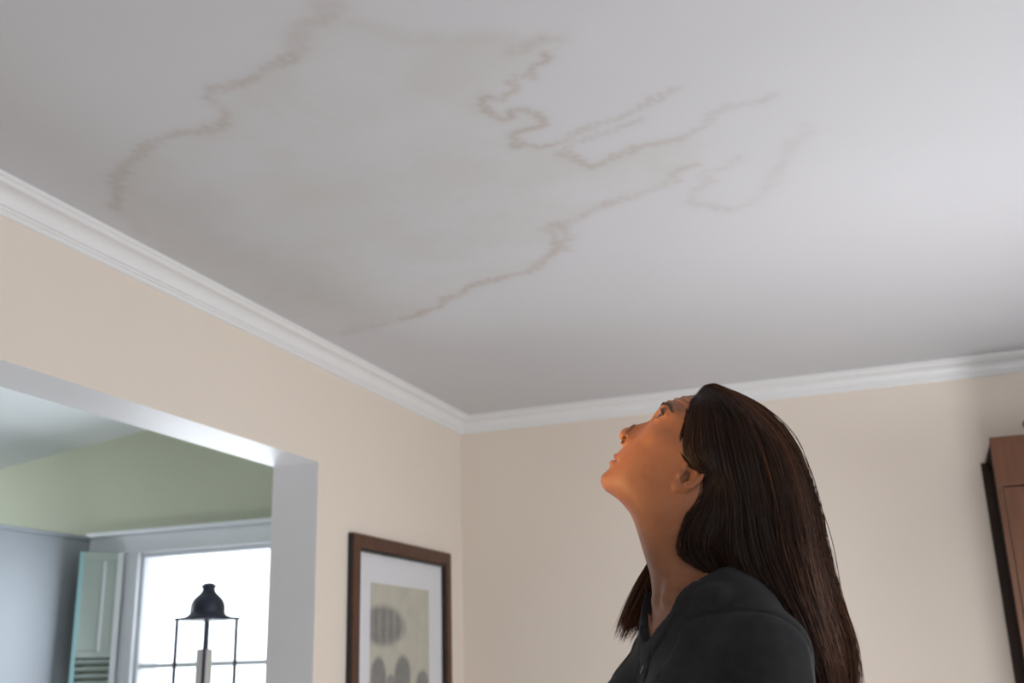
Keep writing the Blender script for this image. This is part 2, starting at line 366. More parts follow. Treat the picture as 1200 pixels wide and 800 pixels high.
gx0, gx1, gz1 = -4.03, -2.78, 1.925
wpart('frame', (WX0+.001, gx0, YB+.005, YB+.07, WZ0, WZ1), M['window_white']); wpart('frame', (gx1, WX1-.001, YB+.005, YB+.07, WZ0, WZ1), M['window_white'])
wpart('frame', (gx0, gx1, YB+.005, YB+.07, gz1, WZ1-.001), M['window_white']); wpart('frame', (gx0, gx1, YB+.005, YB+.07, WZ0+.001, WZ0+.05), M['window_white'])
wpart('muntin', (gx0, gx1, YB+.02, YB+.055, 1.338, 1.362), M['window_white'], 0.003)
wpart('muntin', (-3.12, -3.098, YB+.024, YB+.05, WZ0+.05, gz1), M['window_white'], 0.003)
for (a, b) in ((gx0, -3.12), (-3.098, gx1)):
    for (c, d) in ((WZ0+.05, 1.338), (1.362, gz1)):
        wpart('pane', (a, b, YB+.036, YB+.040, c, d), M['glass'], 0)

# open shutter leaf left of the window
sh = empty('window_shutter', (-4.125, 4.845, 0.0), 0)
ang = math.atan2(4.70-4.845, -4.29+4.125); SW = 0.225
sh.rotation_euler = (0, 0, ang)
tag(sh, 'pale turquoise edged shutter leaf folded open at the left of the bright window', 'shutter')
z0, z1 = 0.87, 1.955
box('stile', (0, .030, -.012, .012, z0, z1), M['window_white'], sh, .003); tag(box('stile', (SW-.022, SW, -.012, .012, z0, z1), M['turquoise'], sh, .003), 'turquoise outer stile')
box('rail', (.030, SW-.022, -.011, .011, z1-.05, z1), M['shutter_panel'], sh, .003)
box('rail', (.030, SW-.022, -.011, .011, z0, z0+.06), M['shutter_panel'], sh, .003); box('rail', (.030, SW-.022, -.011, .011, 1.40, 1.43), M['shutter_panel'], sh, .003)
box('panel', (.030, SW-.022, -.004, .004, 1.43, z1-.05), M['shutter_panel'], sh, 0)
box('panel_moulding', (.085, .10, -.009, .009, 1.43, z1-.05), M['window_white'], sh, .002)
sl0 = None
for k in range(13):
    z = z0+.075+k*.036
    if sl0 is None:
        sl0 = box('slat', (.031, SW-.023, -.016, .016, -.003, .003), M['shutter_panel'], sh, .0015); s = sl0
    else:
        s = sl0.copy(); col.objects.link(s); s.parent = sh
    s.location = (0, 0, z); s.rotation_euler = (0.6, 0, 0)

# tall cupboard against the next room's window wall
cp = empty('tall_cupboard', (-4.80, 4.45, 0))
tag(cp, 'tall blue-grey painted cupboard standing left of the window in the next room', 'cupboard')
box('body', (-.42, .415, -.47, .425, 0, 2.035), M['bluegrey'], cp, .004)
box('top_board', (-.43, .422, -.49, .425, 2.036, 2.058), M['bluegrey'], cp, .004)
for s in (-1, 1):
    d = box('door', (-.41 if s < 0 else .002, -.002 if s < 0 else .405, -.49, -.4705, .08, 2.02), M['bluegrey'], cp, .003)
    box('knob', (s*.04-.012, s*.04+.012, -.512, -.4905, 1.0, 1.024), M['brass'], d, .004)

# ---------------------------------------------------------------- lantern on a pedestal
LX, LY, LZ = -2.640, 3.60, 1.486
pd = empty('pedestal', (LX, LY, 0)); tag(pd, 'plain painted pedestal under the dark candle lantern', 'pedestal')
box('base', (-.14, .14, -.14, .14, 0, .06), M['pedestal'], pd, .004); box('shaft', (-.10, .10, -.10, .10, .0605, 1.09), M['pedestal'], pd, .004); box('top', (-.135, .135, -.135, .135, 1.0905, 1.125), M['pedestal'], pd, .004)
ln = empty('candle_lantern', (LX, LY, 1.126), math.radians(45+36.3-2)); tag(ln, 'dark metal candle lantern with glass sides and a bell-shaped dome roof before the window', 'lantern')
zt = LZ-1.126; a = .079
box('base', (-a-.012, a+.012, -a-.012, a+.012, 0, .03), M['lantern_metal'], ln, .003)
for sx in (-1, 1):
    for sy in (-1, 1): box('post', (sx*a-.005, sx*a+.005, sy*a-.005, sy*a+.005, .0305, zt), M['lantern_metal'], ln, .0015)
for k in range(4):
    g = box('glass_pane', (-a+.006, a-.006, a-.0015, a+.0015, .031, zt-.001), M['lantern_glass'], ln); g.rotation_euler = (0, 0, k*math.pi/2)
lathe('roof', [(.0, .0), (.090, .0), (.096, .003), (.095, .010), (.078, .016), (.068, .024), (.0665, .035), (.066, .05), (.064, .062), (.058, .075), (.051, .084), (.042, .093), (.033, .101), (.027, .108), (.0245, .117), (.025, .124), (.0295, .127), (.0295, .132), (.016, .141), (.0, .1435)], M['lantern_metal'], ln, 48, (0, 0, zt))
rim = box('roof_rim', (-a-.009, a+.009, -a-.009, a+.009, zt+.0005, zt+.010), M['lantern_metal'], ln, .002)
cn = empty('candle', (LX-.004, LY, 1.157)); tag(cn, 'pale pillar candle standing inside the dark lantern', 'candle')
lathe('wax', [(0, 0), (.029, 0), (.030, .003), (.030, .215), (.027, .221), (.012, .218), (0, .217)], M['candle'], cn, 28)
lathe('wick', [(0, .215), (.0015, .215), (.0015, .235), (0, .236)], M['frame_black'], cn, 8)

# ---------------------------------------------------------------- framed print on the left wall
pf = empty('framed_print', (XL, (3.767+4.700)/2, .66)); tag(pf, 'framed grey botanical print in a white mat and dark brown frame on the left wall', 'picture')
yc = (3.767+4.70)/2; hw = (4.70-3.767)/2; hh = 1.805-.66
fw = .055
def fbar(bx, m, n='frame_bar'): return box(n, bx, m, pf, .002)
for s in (-1, 1):
    y0, y1 = (hw-fw, hw) if s > 0 else (-hw, -hw+fw)
    fbar((.0225, .030, y0, y1, 0, hh), M['frame_brown']); fbar((.0015, .0225, y0, y1, 0, hh), M['frame_black'], 'frame_edge')
for z0, z1 in ((hh-fw, hh), (0, fw)):
    fbar((.0225, .030, -hw+fw, hw-fw, z0, z1), M['frame_brown']); fbar((.0015, .0225, -hw+fw, hw-fw, z0, z1), M['frame_black'], 'frame_edge')
lw = .011
for s in (-1, 1):
    y0, y1 = (hw-fw-lw, hw-fw) if s > 0 else (-hw+fw, -hw+fw+lw)
    fbar((.008, .0245, y0, y1, fw, hh-fw), M['frame_black'], 'inner_lip')
for z0, z1 in ((hh-fw-lw, hh-fw), (fw, fw+lw)): fbar((.008, .0245, -hw+fw+lw, hw-fw-lw, z0, z1), M['frame_black'], 'inner_lip')
box('mat_board', (.006, .008, -hw+fw, hw-fw, fw, hh-fw), M['mat_board'], pf)
def build_print():
    py0, py1, pz0, pz1 = 3.945-yc, 4.497-yc, .30, 1.625-.66
    nu, nv = 110, 140
    ys = np.linspace(py0, py1, nu); zs = np.linspace(pz0, pz1, nv)
    Y, Z = np.meshgrid(ys, zs, indexing='ij'); yw = Y+yc; zw = Z+.66
    S = np.zeros(Y.shape); G = np.zeros(Y.shape)
    def oval(cy, cz, ry, rz, tilt, v, stripes=0, edge=.25):
        nonlocal S
        c, s = math.cos(tilt), math.sin(tilt)
        a = ((yw-cy)*c+(zw-cz)*s)/ry; b = (-(yw-cy)*s+(zw-cz)*c)/rz
        d = np.sqrt(a*a+b*b)
        m = np.clip((1-d)/edge, 0, 1)*v
        if stripes: m *= 0.88+0.12*np.cos((yw-cy)*stripes)
        S = np.maximum(S, m)
    oval(4.06, 1.458, .225, .092, 0, .9, 95, .3)
    oval(4.02, 1.26, .075, .085, .1, .85); oval(4.235, 1.255, .085, .10, -.15, .85); oval(4.13, 1.215, .06, .06, 0, .7)
    oval(4.43, 1.215, .075, .075, -.2, .8); oval(3.96, 1.20, .05, .05, 0, .8)
    for (cy, cz, ry, rz) in ((4.05, 1.08, .09, .11), (4.25, 1.09, .10, .10), (4.42, 1.08, .06, .09)): oval(cy, cz, ry, rz, .1, .8)
    idx = np.arange(nu*nv).reshape(nu, nv)
    F = np.stack([idx[:-1, :-1], idx[1:, :-1], idx[1:, 1:], idx[:-1, 1:]], -1).reshape(-1, 4)
    me = np_mesh('print_sheet', np.stack([np.full(Y.size, .0085), Y.ravel(), Z.ravel()], -1), F, False)
    attr(me, 'ink', S.ravel())
    m, nt, b = new_mat('printed_paper')
    at = node(nt, 'ShaderNodeAttribute', attribute_name='ink')
    paper = mix_rgb(nt, ramp(nt, noise(nt, 9, 5, .6), .3, .7), (0.50, 0.475, 0.40), (0.42, 0.40, 0.335))
    nz = ramp(nt, noise(nt, 40, 4, .6), -1.2, .7)
    mm = node(nt, 'ShaderNodeMath', operation='MULTIPLY'); nt.links.new(at.outputs['Fac'], mm.inputs[0]); nt.links.new(nz, mm.inputs[1])
    nt.links.new(mix_rgb(nt, mm.outputs[0], paper, (0.125, 0.127, 0.132)), b.inputs['Base Color']); b.inputs['Roughness'].default_value = .7
    link('print_sheet', me, m, pf)
build_print()

# ---------------------------------------------------------------- armoire at the back wall
ar = empty('armoire', (0.277, 4.294, 0)); tag(ar, 'reddish brown wooden armoire with a dark back standing against the back wall', 'armoire')
AW, AH = 1.20, 2.044
box('back_panel', (-.011, AW+.011, .566, .586, 0, AH), M['cabinet_dark'], ar, .002)
box('side_panel', (.03, .05, .022, .5655, .06, AH-.012), M['cabinet_dark'], ar, .002); box('side_panel', (AW-.05, AW-.03, .022, .5655, .06, AH-.012), M['cabinet_dark'], ar, .002)
box('top_panel', (.005, AW-.005, .0215, .5655, AH-.0115, AH), M['cabinet_dark'], ar, .001)
box('bottom_panel', (.0505, AW-.0505, .022, .5655, .06, .085), M['cabinet_dark'], ar, .002)
box('frieze', (0, AW, 0, .021, 1.862, AH), M['cabinet'], ar, .003)
box('stile', (0, .018, 0, .021, 0, 1.8615), M['cabinet'], ar, .002); box('stile', (AW-.018, AW, 0, .021, 0, 1.8615), M['cabinet'], ar, .002)
box('plinth', (.0185, AW-.0185, 0, .021, 0, .10), M['cabinet'], ar, .002)
for s in (0, 1):
    x0 = .021+s*(AW/2-.02); x1 = x0+AW/2-.023
    d = box('door', (x0+.07, x1-.07, .006, .018, .18, 1.78), M['cabinet'], ar, .004)
    for b in ((x0, x0+.07, .002, .020, .104, 1.857), (x1-.07, x1, .002, .020, .104, 1.857), (x0+.0705, x1-.0705, .002, .020, 1.78, 1.857), (x0+.0705, x1-.0705, .002, .020, .104, .18)):
        box('door_rail', b, M['cabinet'], d, .003)
    lathe('knob', [(0, 0), (.010, 0), (.008, .012), (.016, .02), (.014, .03), (0, .034)], M['brass'], d, 16, (0, 0, 0))
    kn = [o for o in d.children if o.name.startswith('knob')][0]; kn.rotation_euler = (math.pi/2, 0, 0); kn.location = ((x1-.035) if s == 0 else (x0+.035), .003, 1.0)
ur = empty('brass_urn', (0.495, 4.50, AH+.0005)); tag(ur, 'small dark brass urn standing on top of the armoire', 'urn')
lathe('bowl', [(0, 0), (.032, 0), (.030, .008), (.012, .018), (.011, .03), (.032, .05), (.045, .075), (.046, .09), (.036, .105), (.040, .112), (.037, .112), (.03, .104), (0, .06)], M['brass'], ur, 28)
for s in (-1, 1):
    t = np.linspace(0, 1, 14); P = np.stack([s*(.040+.036*np.sin(t*np.pi)), 0*t, .045+.06*t], -1)[None]
    Vh, Fh = tube_mesh(P, np.full((1, 14), .0045), 8); link('handle', np_mesh('handle', Vh, Fh), M['brass'], ur)

# ================================================================ the woman
# local axes: x = to the right across her profile, y = away from the viewer's side, z = up
def smin(a, b, k):
    if k <= 0: return np.minimum(a, b)
    h = np.clip(0.5+0.5*(b-a)/k, 0, 1)
    return b*(1-h)+a*h-k*h*(1-h)
def smax(a, b, k): return -smin(-a, -b, k)
class Field:
    def __init__(self, xs, ys, zs):
        self.ax = [np.asarray(v, np.float32) for v in (xs, ys, zs)]
        self.F = np.full([len(v) for v in self.ax], 1.0, np.float32)
    def sl(self, lo, hi):
        out = []
        for a, l, h in zip(self.ax, lo, hi):
            i, j = np.searchsorted(a, [l, h]); out.append(slice(max(i-1, 0), min(j+1, len(a))))
        return tuple(out)
    def grid(self, s):
        x, y, z = [a[q] for a, q in zip(self.ax, s)]
        return x[:, None, None], y[None, :, None], z[None, None, :]
    def add(self, fn, lo, hi, k=0.0, op='union'):
        s = self.sl(np.array(lo)-k-.012, np.array(hi)+k+.012)
        if any(q.stop <= q.start for q in s): return
        d = fn(*self.grid(s)).astype(np.float32)
        if op == 'union': self.F[s] = smin(self.F[s], d, k)
        else: self.F[s] = smax(self.F[s], -d, k)
    def capsule(self, a, b, ra, rb, k=0.0, op='union'):
        a = np.array(a, float); b = np.array(b, float); d = b-a; L2 = d@d+1e-12
        def fn(X, Y, Z):
            t = np.clip(((X-a[0])*d[0]+(Y-a[1])*d[1]+(Z-a[2])*d[2])/L2, 0, 1)
            return np.sqrt((X-a[0]-t*d[0])**2+(Y-a[1]-t*d[1])**2+(Z-a[2]-t*d[2])**2)-(ra+(rb-ra)*t)
        r = max(ra, rb); self.add(fn, np.minimum(a, b)-r, np.maximum(a, b)+r, k, op)
    def ellipsoid(self, c, r, axes=None, k=0.0, op='union'):
        c = np.array(c, float); r = np.array(r, float); A = np.eye(3) if axes is None else np.array(axes, float)
        def fn(X, Y, Z):
            q = [(X-c[0])*A[i][0]+(Y-c[1])*A[i][1]+(Z-c[2])*A[i][2] for i in range(3)]
            k0 = np.sqrt(sum((q[i]/r[i])**2 for i in range(3))); k1 = np.sqrt(sum((q[i]/r[i]**2)**2 for i in range(3)))+1e-9
            return k0*(k0-1)/k1
        e = np.sqrt((A**2*(r**2)[:, None]).sum(0)); self.add(fn, c-e, c+e, k, op)
    def mesh(self):
        F = self.F; ins = F < 0
        nx, ny, nz = F.shape
        cell = np.zeros((nx-1, ny-1, nz-1), np.uint8)
        for i in (0, 1):
            for j in (0, 1):
                for k in (0, 1): cell += ins[i:nx-1+i, j:ny-1+j, k:nz-1+k]
        act = (cell > 0) & (cell < 8)
        I, J, K = np.nonzero(act)
        idx = np.full(act.shape, -1, np.int32); idx[I, J, K] = np.arange(len(I))
        acc = np.zeros((len(I), 3)); cnt = np.zeros(len(I))
        for ax in range(3):
            o = [q for q in range(3) if q != ax]
            for u in (0, 1):
                for v in (0, 1):
                    p0 = [I.copy(), J.copy(), K.copy()]; p0[o[0]] += u; p0[o[1]] += v
                    p1 = [q.copy() for q in p0]; p1[ax] += 1
                    f0 = F[p0[0], p0[1], p0[2]]; f1 = F[p1[0], p1[1], p1[2]]
                    m = (f0 < 0) != (f1 < 0)
                    t = np.where(m, f0/(f0-f1+1e-12), 0)
                    for q in range(3):
                        w = self.ax[q][p0[q]].astype(float)
                        if q == ax: w = w+t*(self.ax[q][p1[q]]-self.ax[q][p0[q]])
                        acc[:, q] += np.where(m, w, 0)
                    cnt += m
        V = acc/cnt[:, None]
        Q = []
        for ax in range(3):
            o = [q for q in range(3) if q != ax]
            s0 = [slice(None)]*3; s1 = [slice(None)]*3
            s0[ax] = slice(0, -1); s1[ax] = slice(1, None)
            for q in o: s0[q] = slice(1, -1); s1[q] = slice(1, -1)
            A = ins[tuple(s0)]; B = ins[tuple(s1)]
            for flip, mm in ((False, A & ~B), (True, ~A & B)):
                P = list(np.nonzero(mm))
                for q in o: P[q] = P[q]+1
                quad = []
                for u, v in ((1, 1), (0, 1), (0, 0), (1, 0)):
                    c = [p.copy() for p in P]; c[o[0]] -= u; c[o[1]] -= v
                    quad.append(idx[c[0], c[1], c[2]])
                quad = np.stack(quad, -1)
                if flip ^ (ax == 1): quad = quad[:, ::-1]
                Q.append(quad)
        return V, np.concatenate(Q)

# ---- silhouette inflation (Poisson): traced side outline of head and neck, in metres
def catmull(P, n=6, closed=True):
    P = np.array(P, float); N = len(P); out = []
    for i in range(N if closed else N-1):
        if closed: p0, p1, p2, p3 = P[i-1], P[i], P[(i+1) % N], P[(i+2) % N]
        else: p0, p1, p2, p3 = P[max(i-1, 0)], P[i], P[i+1], P[min(i+2, N-1)]
        for t in np.arange(n)/n:
            out.append(0.5*((2*p1)+(-p0+p2)*t+(2*p0-5*p1+4*p2-p3)*t*t+(-p0+3*p1-3*p2+p3)*t**3))
    if not closed: out.append(P[-1])
    return np.array(out)
class Inflate:
    def __init__(self, poly, x0, x1, z0, z1, h):
        self.x = np.arange(x0, x1, h); self.z = np.arange(z0, z1, h)
        P = catmull(poly, 5); phi = None
        for step in (8, 4, 2, 1):
            hx = self.x[::step]; hz = self.z[::step]; X, Z = np.meshgrid(hx, hz, indexing='ij')
            m = inside_poly(X, Z, P.tolist())
            if phi is None: p = np.zeros(X.shape)
            else:
                p = np.repeat(np.repeat(phi, 2, 0), 2, 1)
                p = np.pad(p, ((0, max(0, X.shape[0]-p.shape[0])), (0, max(0, X.shape[1]-p.shape[1]))))[:X.shape[0], :X.shape[1]]
            hh_ = (h*step)**2
            for _ in range(700 if step == 8 else 260):
                q = np.zeros_like(p); q[1:-1, 1:-1] = 0.25*(p[2:, 1:-1]+p[:-2, 1:-1]+p[1:-1, 2:]+p[1:-1, :-2]+hh_)
                p = np.where(m, q, 0)
            phi = p
        X, Z = np.meshgrid(self.x, self.z, indexing='ij')
        D = np.full(X.shape, 9.0)
        for i in range(len(P)): D = np.minimum(D, seg_dist(X, Z, P[i-1], P[i]))
        self.m = m; self.D = np.where(m, D, -D)
        gx, gz = np.gradient(phi, h)
        g = np.hypot(gx, gz)
        # sub-cell accurate boundary: continue the potential linearly from the true distance near the edge
        gb = box_blur(np.where(m, g, 0), 3)/(box_blur(m.astype(float), 3)+1e-6)
        gb = np.clip(gb, 0.006, 0.06)
        near = np.clip(1-self.D/(4*h), 0, 1)
        self.phi = np.where(m, phi*(1-near)+near*np.maximum(phi*0+gb*np.maximum(self.D, 0), 0), -gb*(-self.D))
        self.h = h; self.g = g
    def at(self, A, x, z):
        i = np.clip((np.asarray(x)-self.x[0])/self.h, 0, len(self.x)-1.001); j = np.clip((np.asarray(z)-self.z[0])/self.h, 0, len(self.z)-1.001)
        a = i.astype(int); b = j.astype(int); u = i-a; v = j-b
        return (A[a, b]*(1-u)+A[a+1, b]*u)*(1-v)+(A[a, b+1]*(1-u)+A[a+1, b+1]*u)*v
    def half(self, x, z, asp):
        return 2*np.sqrt(np.maximum(self.at(self.phi, x, z), 0))*asp

HEAD = [(0.0256, 1.6467), (0.0575, 1.6479), (0.0864, 1.6313), (0.109, 1.6049), (0.1221, 1.5718), (0.1221, 1.5335), (0.1103, 1.5002), (0.0898, 1.4764), (0.0664, 1.4602), (0.0502, 1.4413), (0.0459, 1.4194), (0.0511, 1.3949), (0.06, 1.3586), (0.0687, 1.3228), (0.0691, 1.2678), (-0.030, 1.2647), (-0.050, 1.3073), (-0.0547, 1.3451), (-0.0559, 1.3643), (-0.0605, 1.3875), (-0.0673, 1.416), (-0.0722, 1.4372), (-0.0752, 1.4498), (-0.0788, 1.4625), (-0.0843, 1.4753), (-0.096, 1.4911), (-0.1081, 1.5019), (-0.1173, 1.5088), (-0.1226, 1.5168), (-0.1242, 1.5233), (-0.1225, 1.5315), (-0.1157, 1.5376), (-0.1097, 1.5431), (-0.1068, 1.5481), (-0.1045, 1.5520), (-0.0985, 1.5545), (-0.1002, 1.5585), (-0.0983, 1.5626), (-0.0935, 1.5681), (-0.0841, 1.5761), (-0.0638, 1.5925), (-0.0462, 1.6078), (-0.0404, 1.6174), (-0.0334, 1.6262), (-0.0272, 1.6324), (-0.0199, 1.6366), (-0.0106, 1.6406), (0.0031, 1.645)]
HAIRP = [(0.0135, 1.6376), (0.026, 1.6514), (0.0382, 1.6612), (0.0537, 1.6634), (0.0832, 1.6527), (0.1113, 1.6296), (0.1341, 1.6072), (0.1517, 1.5854), (0.1659, 1.5563), (0.1767, 1.5203), (0.1826, 1.474), (0.1863, 1.4311), (0.1904, 1.383), (0.1961, 1.3299), (0.2017, 1.2779), (0.201, 1.2328), (0.192, 1.1942), (0.1445, 1.176), (0.1122, 1.2356), (0.0883, 1.278), (0.0637, 1.3179), (0.0435, 1.3505), (0.0246, 1.3735), (0.0099, 1.3948), (-0.0017, 1.4164), (-0.0021, 1.4458), (0.0135, 1.4728), (0.0302, 1.497), (0.0343, 1.517), (0.023, 1.5316), (0.0089, 1.544), (-0.001, 1.5626), (0.0032, 1.5857), (0.0077, 1.6116)]
E1 = np.array([-0.777, 0.629]); E2 = np.array([0.629, 0.777])      # head: forward, up (x, z)
IH = Inflate(HEAD, -.15, .16, 1.24, 1.68, .0016)
IW = Inflate(HAIRP, -.03, .24, 1.17, 1.69, .0020)
def head_asp(x, z):
    e = (x+0.1139)*E2[0]+(z-1.524)*E2[1]          # height above the chin along the head's axis
    t = np.clip((e+0.045)/0.085, 0, 1); t = t*t*(3-2*t)
    return 0.66+0.15*t
def head_limit(x, z):
    e = (x+0.1139)*E2[0]+(z-1.524)*E2[1]
    b = np.clip((-(x+0.1139)*E1[0]-(z-1.524)*E1[1]-.03)/.06, 0, 1)      # further back is wider
    t = np.clip((e+.01)/.11, 0, 1); t = t*t*(3-2*t)
    return .0610+.0055*b+.0125*t
def prep(I, aspf, limf=None):
    X, Z = np.meshgrid(I.x, I.z, indexing='ij')
    H2 = 4*I.phi*aspf(X, Z)**2
    if limf is not None:
        r = np.maximum(H2, 0)/limf(X, Z)**2
        H2 = np.where(H2 > 0, H2/np.sqrt(1+r**2), H2)
    I.H2 = H2; gx, gz = np.gradient(box_blur(H2, 1, 1), I.h); I.HG = np.maximum(np.hypot(gx, gz), .0015)
prep(IH, head_asp, head_limit)
def inflate_fn(I, x, y, z):
    XX, ZZ = np.meshgrid(x[:, 0, 0], z[0, 0, :], indexing='ij')
    H2 = I.at(I.H2, XX, ZZ)[:, None, :]; g = I.at(I.HG, XX, ZZ)[:, None, :]
    return (y*y-H2)/(np.sqrt(4*y*y+g*g)+.002)
ROLL = 0.194                                          # head leaning a little towards the viewer's side
def roll(P):
    P = np.array(P, float); t = np.clip((P[..., 2]-1.36)/.10, 0, 1); P[..., 2] += ROLL*P[..., 1]*t*t*(3-2*t); return P
TX = 0.022                                            # torso axis
FX, FY, LX_, LY_ = -0.906, -0.423, 0.423, -0.906      # body forward and left (towards the viewer), turned 25 degrees
def B(f, l, z): return (TX+f*FX+l*LX_, f*FY+l*LY_, z)
BAX = [(FX, FY, 0), (LX_, LY_, 0), (0, 0, 1)]
HAX = lambda: [(E1[0], 0, E1[1]), (0, 1, 0), (E2[0], 0, E2[1])]
EYE = {-1: (-0.0225, -0.0315, 1.6090), 1: (-0.0225, 0.0315, 1.6090)}
def hp(f, y, u, o=(-0.0225, 1.6090)):                 # head frame around the eyes: forward, side, up
    return (o[0]+f*E1[0]+u*E2[0], y, o[1]+f*E1[1]+u*E2[1])
def body(Fd, head=True):
    Fd.ellipsoid(B(0, 0, 1.20), (.103, .145, .195), BAX, .02)
    for s in (-1, 1): Fd.ellipsoid(B(.070, s*.075, 1.185), (.062, .072, .075), BAX, .03)
    Fd.ellipsoid(B(-.005, 0, 1.03), (.095, .128, .17), BAX, .05)
    Fd.ellipsoid(B(-.01, 0, .90), (.115, .165, .13), BAX, .05)
    for s in (-1, 1):
        Fd.capsule(B(-.012, s*.035, 1.362), B(-.003, s*.138, 1.270), .029, .046, .03)
        Fd.capsule(B(.002, s*.146, 1.257), B(-.002, s*.180, 1.05), .050, .038, .03)
        Fd.capsule(B(-.002, s*.180, 1.05), B(.045, s*.205, .83), .037, .024, .02)
        # hand: palm, four fingers, thumb
        Fd.ellipsoid(B(.056, s*.207, .785), (.036, .014, .047), BAX, .012)
        for q, (df, ln_) in enumerate(((.026, .068), (.009, .076), (-.008, .070), (-.024, .055))):
            a = np.array(B(.058+df, s*.207, .748)); m = np.array(B(.062+df*1.05, s*.203, .748-ln_*.5)); e = np.array(B(.060+df*1.05, s*.190, .748-ln_*.95))
            Fd.capsule(a, m, .0088, .008, .004); Fd.capsule(m, e, .008, .0065, .003)
        a = np.array(B(.080, s*.203, .79)); m = np.array(B(.102, s*.194, .757)); e = np.array(B(.104, s*.186, .728))
        Fd.capsule(a, m, .0115, .010, .008); Fd.capsule(m, e, .010, .0075, .004)
        Fd.capsule(B(0, s*.085, .86), B(.01, s*.085, .47), .085, .053, .03)
        Fd.capsule(B(.01, s*.085, .47), B(-.015, s*.085, .09), .054, .036, .02)
        Fd.capsule(B(-.02, s*.085, .055), B(.13, s*.092, .035), .036, .026, .02)
    Fd.add(lambda x, y, z: inflate_fn(IH, x, y, z), (-.13, -.10, 1.262), (.135, .10, 1.66), .014)
    # collar bones and the tendon at the side of the neck
    for s in (-1, 1):
        Fd.capsule(B(.072, s*.016, 1.346), B(.035, s*.10, 1.340), .007, .008, .014)
        Fd.capsule((0.018, s*.046, 1.465), B(.062, s*.020, 1.366), .011, .006, .022)
    if not head: return
    # jaw, cheekbone
    for s in (-1, 1):
        Fd.capsule((0.000, s*.052, 1.497), (-.082, s*.020, 1.5085), .0095, .010, .014)
        Fd.capsule(hp(-.010, s*.045, -.028), hp(-.055, s*.060, -.018), .010, .008, .02)
        Fd.capsule(hp(.006, s*.014, .019), hp(-.006, s*.046, .018), .0075, .0070, .012)      # brow ridge
    # nose: traced ridge, wings, nostrils
    Fd.capsule((-.0405, 0, 1.6055), (-.0795, 0, 1.5953), .0062, .0076, .006)
    Fd.capsule((-.036, 0, 1.596), (-.0735, 0, 1.5835), .0110, .0135, .008)
    for s in (-1, 1): Fd.capsule((-.036, s*.010, 1.594), (-.0715, s*.0125, 1.5800), .0070, .0075, .010)
    Fd.ellipsoid((-.0832, 0, 1.5920), (.0092, .0102, .0088), None, .004)
    Fd.capsule((-.0853, 0, 1.588), (-.0790, 0, 1.5765), .0058, .0060, .003)
    for s in (-1, 1):
        Fd.ellipsoid((-.0785, s*.0120, 1.5790), (.0090, .0060, .0082), None, .0045)
        for p, q in (((-.0885, s*.006, 1.5800), (-.0825, s*.0125, 1.5745)), ((-.0825, s*.0125, 1.5745), (-.0755, s*.0140, 1.5760))): Fd.capsule(p, q, .0029, .0030, .003)
    # lips
    for y0, y1 in ((-.0245, -.012), (-.012, 0), (0, .012), (.012, .0245)):
        up = lambda y: (-.0985+.0115*(abs(y)/.0245)**2, y, 1.5605-.0060*(abs(y)/.0245)**1.5-.001*(abs(y) < .004))
        lo_ = lambda y: (-.1045+.0165*(abs(y)/.0245)**2, y, 1.5492+.0035*(abs(y)/.0245)**1.5)
        rr = lambda y, r: r*(1-.55*(abs(y)/.0245)**2)
        Fd.capsule(up(y0), up(y1), rr(y0, .0044), rr(y1, .0044), .0025); Fd.capsule(lo_(y0), lo_(y1), rr(y0, .0050), rr(y1, .0050), .0025)
        mo = lambda y: (-.1030+.0150*(abs(y)/.0245)**2, y, 1.5550-.0010*(abs(y)/.0245)**1.5)
        Fd.capsule(mo(y0), mo(y1), rr(y0, .0024), rr(y1, .0024), .0012, 'cut'); Fd.capsule((mo(y0)[0]+.006, y0, mo(y0)[2]-.004), (mo(y1)[0]+.006, y1, mo(y1)[2]-.004), rr(y0, .0024), rr(y1, .0024), .0012, 'cut')
    for s in (-1, 1): Fd.ellipsoid((-.0858, s*.0118, 1.5838), (.0040, .0078, .0060), HAX(), .001, 'cut'); Fd.capsule((-.0855, s*.009, 1.5845), (-.0745, s*.0065, 1.5890), .0040, .0030, .001, 'cut')
    # eye sockets, lids
    for s in (-1, 1):
        Fd.ellipsoid(hp(.022, s*.038, -.002), (.012, .022, .0135), HAX(), .007, 'cut')
        c = EYE[s]
        def lid(x, y, z, c=c, s=s):
            fx = (x-c[0])*E1[0]+(z-c[2])*E1[1]; fu = (x-c[0])*E2[0]+(z-c[2])*E2[1]; fy = (y-c[1])*s
            ball = np.sqrt((x-c[0])**2+(y-c[1])**2+(z-c[2])**2)-.0136
            # opening between the lids, narrowing to the corners; gaze raised
            w = np.clip(1-(fy/.0145)**2, 0, 1)
            up = (fu-.0005*0)-(.0062*w+.0012)-.10*fx
            dn = -(fu)-(.0040*w-.0010)+.02*fx
            op = np.maximum(np.maximum(up, dn), -(fx-.002))
            return smax(ball, -op, .0012)
        Fd.add(lid, np.array(c)-.0136, np.array(c)+.0136, .003)
        Fd.ellipsoid(c, (.0124, .0124, .0124), None, .0, 'cut') if False else None
        Fd.capsule(hp(.0085, s*.020, .0120), hp(.000, s*.047, .0085), .0042, .0040, .006)   # fold above the lid
    # forehead lines
    def lines(x, y, z):
        return x*0+1
